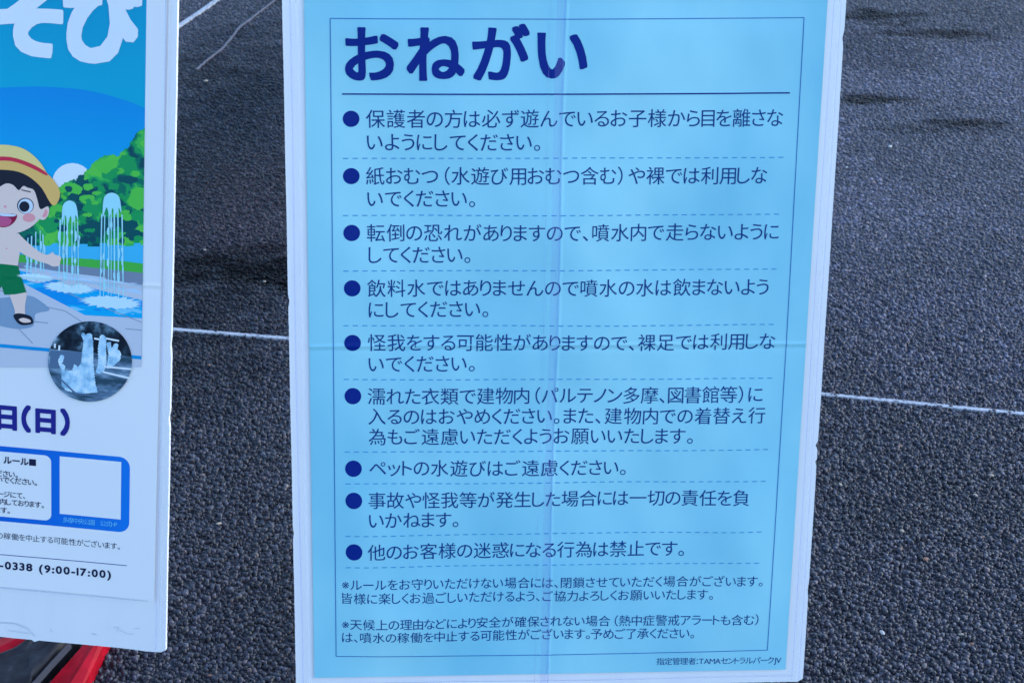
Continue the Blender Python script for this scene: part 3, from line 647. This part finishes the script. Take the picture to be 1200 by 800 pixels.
# ---------------------------------------------------------------- stands behind the boards
def stand(B, W0, W1, vbot, name, label, front=False):
    t = empty(name, Matrix.Translation(Vector((0, 0, 0))), label, 'sign stand')
    toW = lambda u, v, n_=-.02: B.mw @ Vector((u, v, n_))
    def down(p, q):  # extend line q->p to the ground
        d = p-q; k = -q.z/d.z; return q+d*k
    for u in (W0+.20, W1-.30):
        a = toW(u, vbot+.80); b = toW(u, vbot+.05); g = down(b, a); g.z = .012
        beam('upright', a, g+Vector((0, 0, 0)), .028, .018, RED, t, up=B.n)
        r = a+Vector((0, .22, 0)); r.z = .012; beam('rear_leg', a+B.n*-.03, r-B.n*.0, .025, .018, RED, t)
    for v in (.06, .78): beam('cross_bar', toW(W0+.185, vbot+v, -.016), toW(W1-.285, vbot+v, -.016), .022, .012, RED, t, up=B.n)
    return t
stand(RB, W0, W1, V0, 'sign_stand', 'red steel folding easel behind the pale blue notice board')
st = stand(LB, LW0, 0, 0, 'sign_stand', 'red steel easel with flat red foot bars below the fountain poster')
# flat red foot bars on the ground under the poster: folded plate with a raised ridge
def foot(pts_l, pts_r, ridge, h, parent):
    V = []; n_ = len(pts_l)
    for a, b in zip(pts_l, pts_r):
        a = Vector(a); b = Vector(b); c = a+(b-a)*ridge
        V += [(a.x, a.y, .002), (a.x, a.y, h), (c.x, c.y, h+.004), (b.x, b.y, h-.004), (b.x, b.y, .002)]
    F = []
    for i in range(n_-1):
        o = 5*i; F += [(o+k, o+k+1, o+k+6, o+k+5) for k in range(4)]+[(o+4, o, o+5, o+9)]
    F += [(0, 4, 3, 2, 1), tuple(5*(n_-1)+k for k in range(5))]
    bm = bmesh.new(); vs = [bm.verts.new(v) for v in V]
    for f in F: bm.faces.new([vs[i] for i in f])
    bmesh.ops.recalc_face_normals(bm, faces=bm.faces[:]); return from_bm('foot_bar', bm, RED, parent)
hz = .03
def g2(x, y, z=hz): p = G(x, y, z); return (p.x, p.y)
foot([g2(117, 733), g2(24.4, 838)], [g2(131, 733), g2(79.4, 838)], .66, hz, st)
foot([g2(-60, 800), g2(60, 735)], [g2(-60, 765), g2(60, 712)], .5, .02, st)
# black weight sack lying between the bars
def sack():
    out = [g2(-40, 822), g2(30, 812), g2(41, 799), g2(60, 777), g2(82, 752), g2(92, 738), g2(60, 735), g2(40, 748), g2(18, 762), g2(0, 771), g2(-40, 790)]
    out = [Vector(p) for p in out]; c = sum(out, Vector((0, 0)))/len(out)
    bm = bmesh.new(); rings = []
    ns = 66
    P = [Vector(p) for p in smooth_pts([tuple(p) for p in out], 6)]
    for sc_, z in ((1, .001), (1.0, .030), (.97, .037), (.86, .041), (.7, .043), (.5, .041), (.3, .040), (.12, .041)):
        rings.append([bm.verts.new(((c+(p-c)*sc_).x, (c+(p-c)*sc_).y, z+(.001*math.sin(i*.4+sc_*5) if .2 < sc_ < .95 else 0))) for i, p in enumerate(P)])
    n_ = len(P)
    for a, b in zip(rings[:-1], rings[1:]):
        for i in range(n_): bm.faces.new((a[i], a[(i+1) % n_], b[(i+1) % n_], b[i]))
    bm.faces.new(rings[-1]); bmesh.ops.recalc_face_normals(bm, faces=bm.faces[:])
    o = from_bm('weight_bag', bm, RUB, None, smooth=True)
    return tag(o, 'dusty black rubber weight lying between the red foot bars under the poster', 'weight')
sk = sack()
hem = [g2(82, 754, .042), g2(60, 777.5, .042), g2(41, 799, .042), g2(20, 821, .042)]
V = []; 
for i, p in enumerate(hem):
    V += [(p[0], p[1], .034), (p[0], p[1], .046), (p[0]+.0015, p[1]+.0005, .046), (p[0]+.0015, p[1]+.0005, .034)]
F = []
for i in range(3): F += [(4*i+k, 4*i+(k+1) % 4, 4*i+4+(k+1) % 4, 4*i+4+k) for k in range(4)]
HEM = mat('grey_rubber_rim', (.05, .06, .08), .5, 0, .3)
rim = mesh_obj('rim', V, F, HEM, sk)

# ---------------------------------------------------------------- loose pale chips on the asphalt
CHIPS = [mat('cream_chip', (.33, .28, .21), .6), mat('tan_chip', (.20, .10, .06), .6), mat('white_chip', (.42, .42, .40), .5)]
spots = [(257, 613.5, 0, 8, 'slim cream chip on the asphalt between the two boards, below the painted line'),
 (1034, 741, 2, 8, 'long white chip on the asphalt just right of the lowest part of the blue notice'),
 (985, 568, 0, 6, 'round cream chip close to the right edge of the notice, below the white line'),
 (1057, 622, 0, 7, 'cream chip right of the notice, directly above the brightest tan fragment'),
 (1085, 655, 1, 8, 'brightest tan fragment in the middle of the asphalt right of the notice'),
 (1126, 743, 0, 7, 'cream chip near the lower right corner, beside a small tan fragment'),
 (1138, 754, 1, 6, 'small tan fragment lying nearest to the lower right corner'),
 (1161, 557, 0, 8, 'long cream chip below the right end of the white line'),
 (1143, 581, 0, 7, 'cream chip below the long chip at the right side of the photo'),
 (1152, 629, 1, 6, 'reddish tan fragment nearest the right edge of the photo, mid height of the lower asphalt'),
 (1056, 643, 1, 6, 'dull tan fragment right of the notice, just under a cream chip'),
 (245, 428, 1, 6, 'tan fragment between the boards just below the white line'),
 (280, 759, 1, 6, 'tan fragment between the boards near the bottom of the photo, right one of two'),
 (246, 791, 1, 6, 'tan fragment between the boards at the very bottom of the photo'),
 (1043, 172, 2, 6, 'pale chip on the asphalt right of the second rule of the notice'),
 (992, 196, 2, 4, 'tiny pale chip touching the upper right edge of the notice'),
 (1098, 133, 2, 3, 'tiny pale speck on the asphalt right of the dark stains'),
 (1055, 522, 1, 5, 'tan fragment right of the notice nearest below the white line'),
 (241, 95, 0, 5, 'pale chip between the boards below the thin crack seam'),
 (240, 293, 0, 5, 'pale chip between the boards above the painted line, left one of two'),
 (310, 330, 0, 5, 'pale chip between the boards above the painted line, right one of two')]
for x, y, k, s, lab in spots:
    p = G(x, y, .004); dist = (p-CP).length; r = s/2/2000*dist
    bm = bmesh.new(); bmesh.ops.create_icosphere(bm, subdivisions=1, radius=1)
    for v in bm.verts: v.co *= random.uniform(.75, 1.1)
    bmesh.ops.scale(bm, vec=(r*1.15, r*.8, r*.45), verts=bm.verts)
    o = from_bm('stone_chip', bm, CHIPS[k]); o.location = (p.x, p.y, .0035+r*.2); o.rotation_euler = (random.uniform(-.2, .2), random.uniform(-.2, .2), random.uniform(0, 3))
    tag(o, lab, 'stone chip', None, 'loose chips on the asphalt')
bpy.context.view_layer.update()
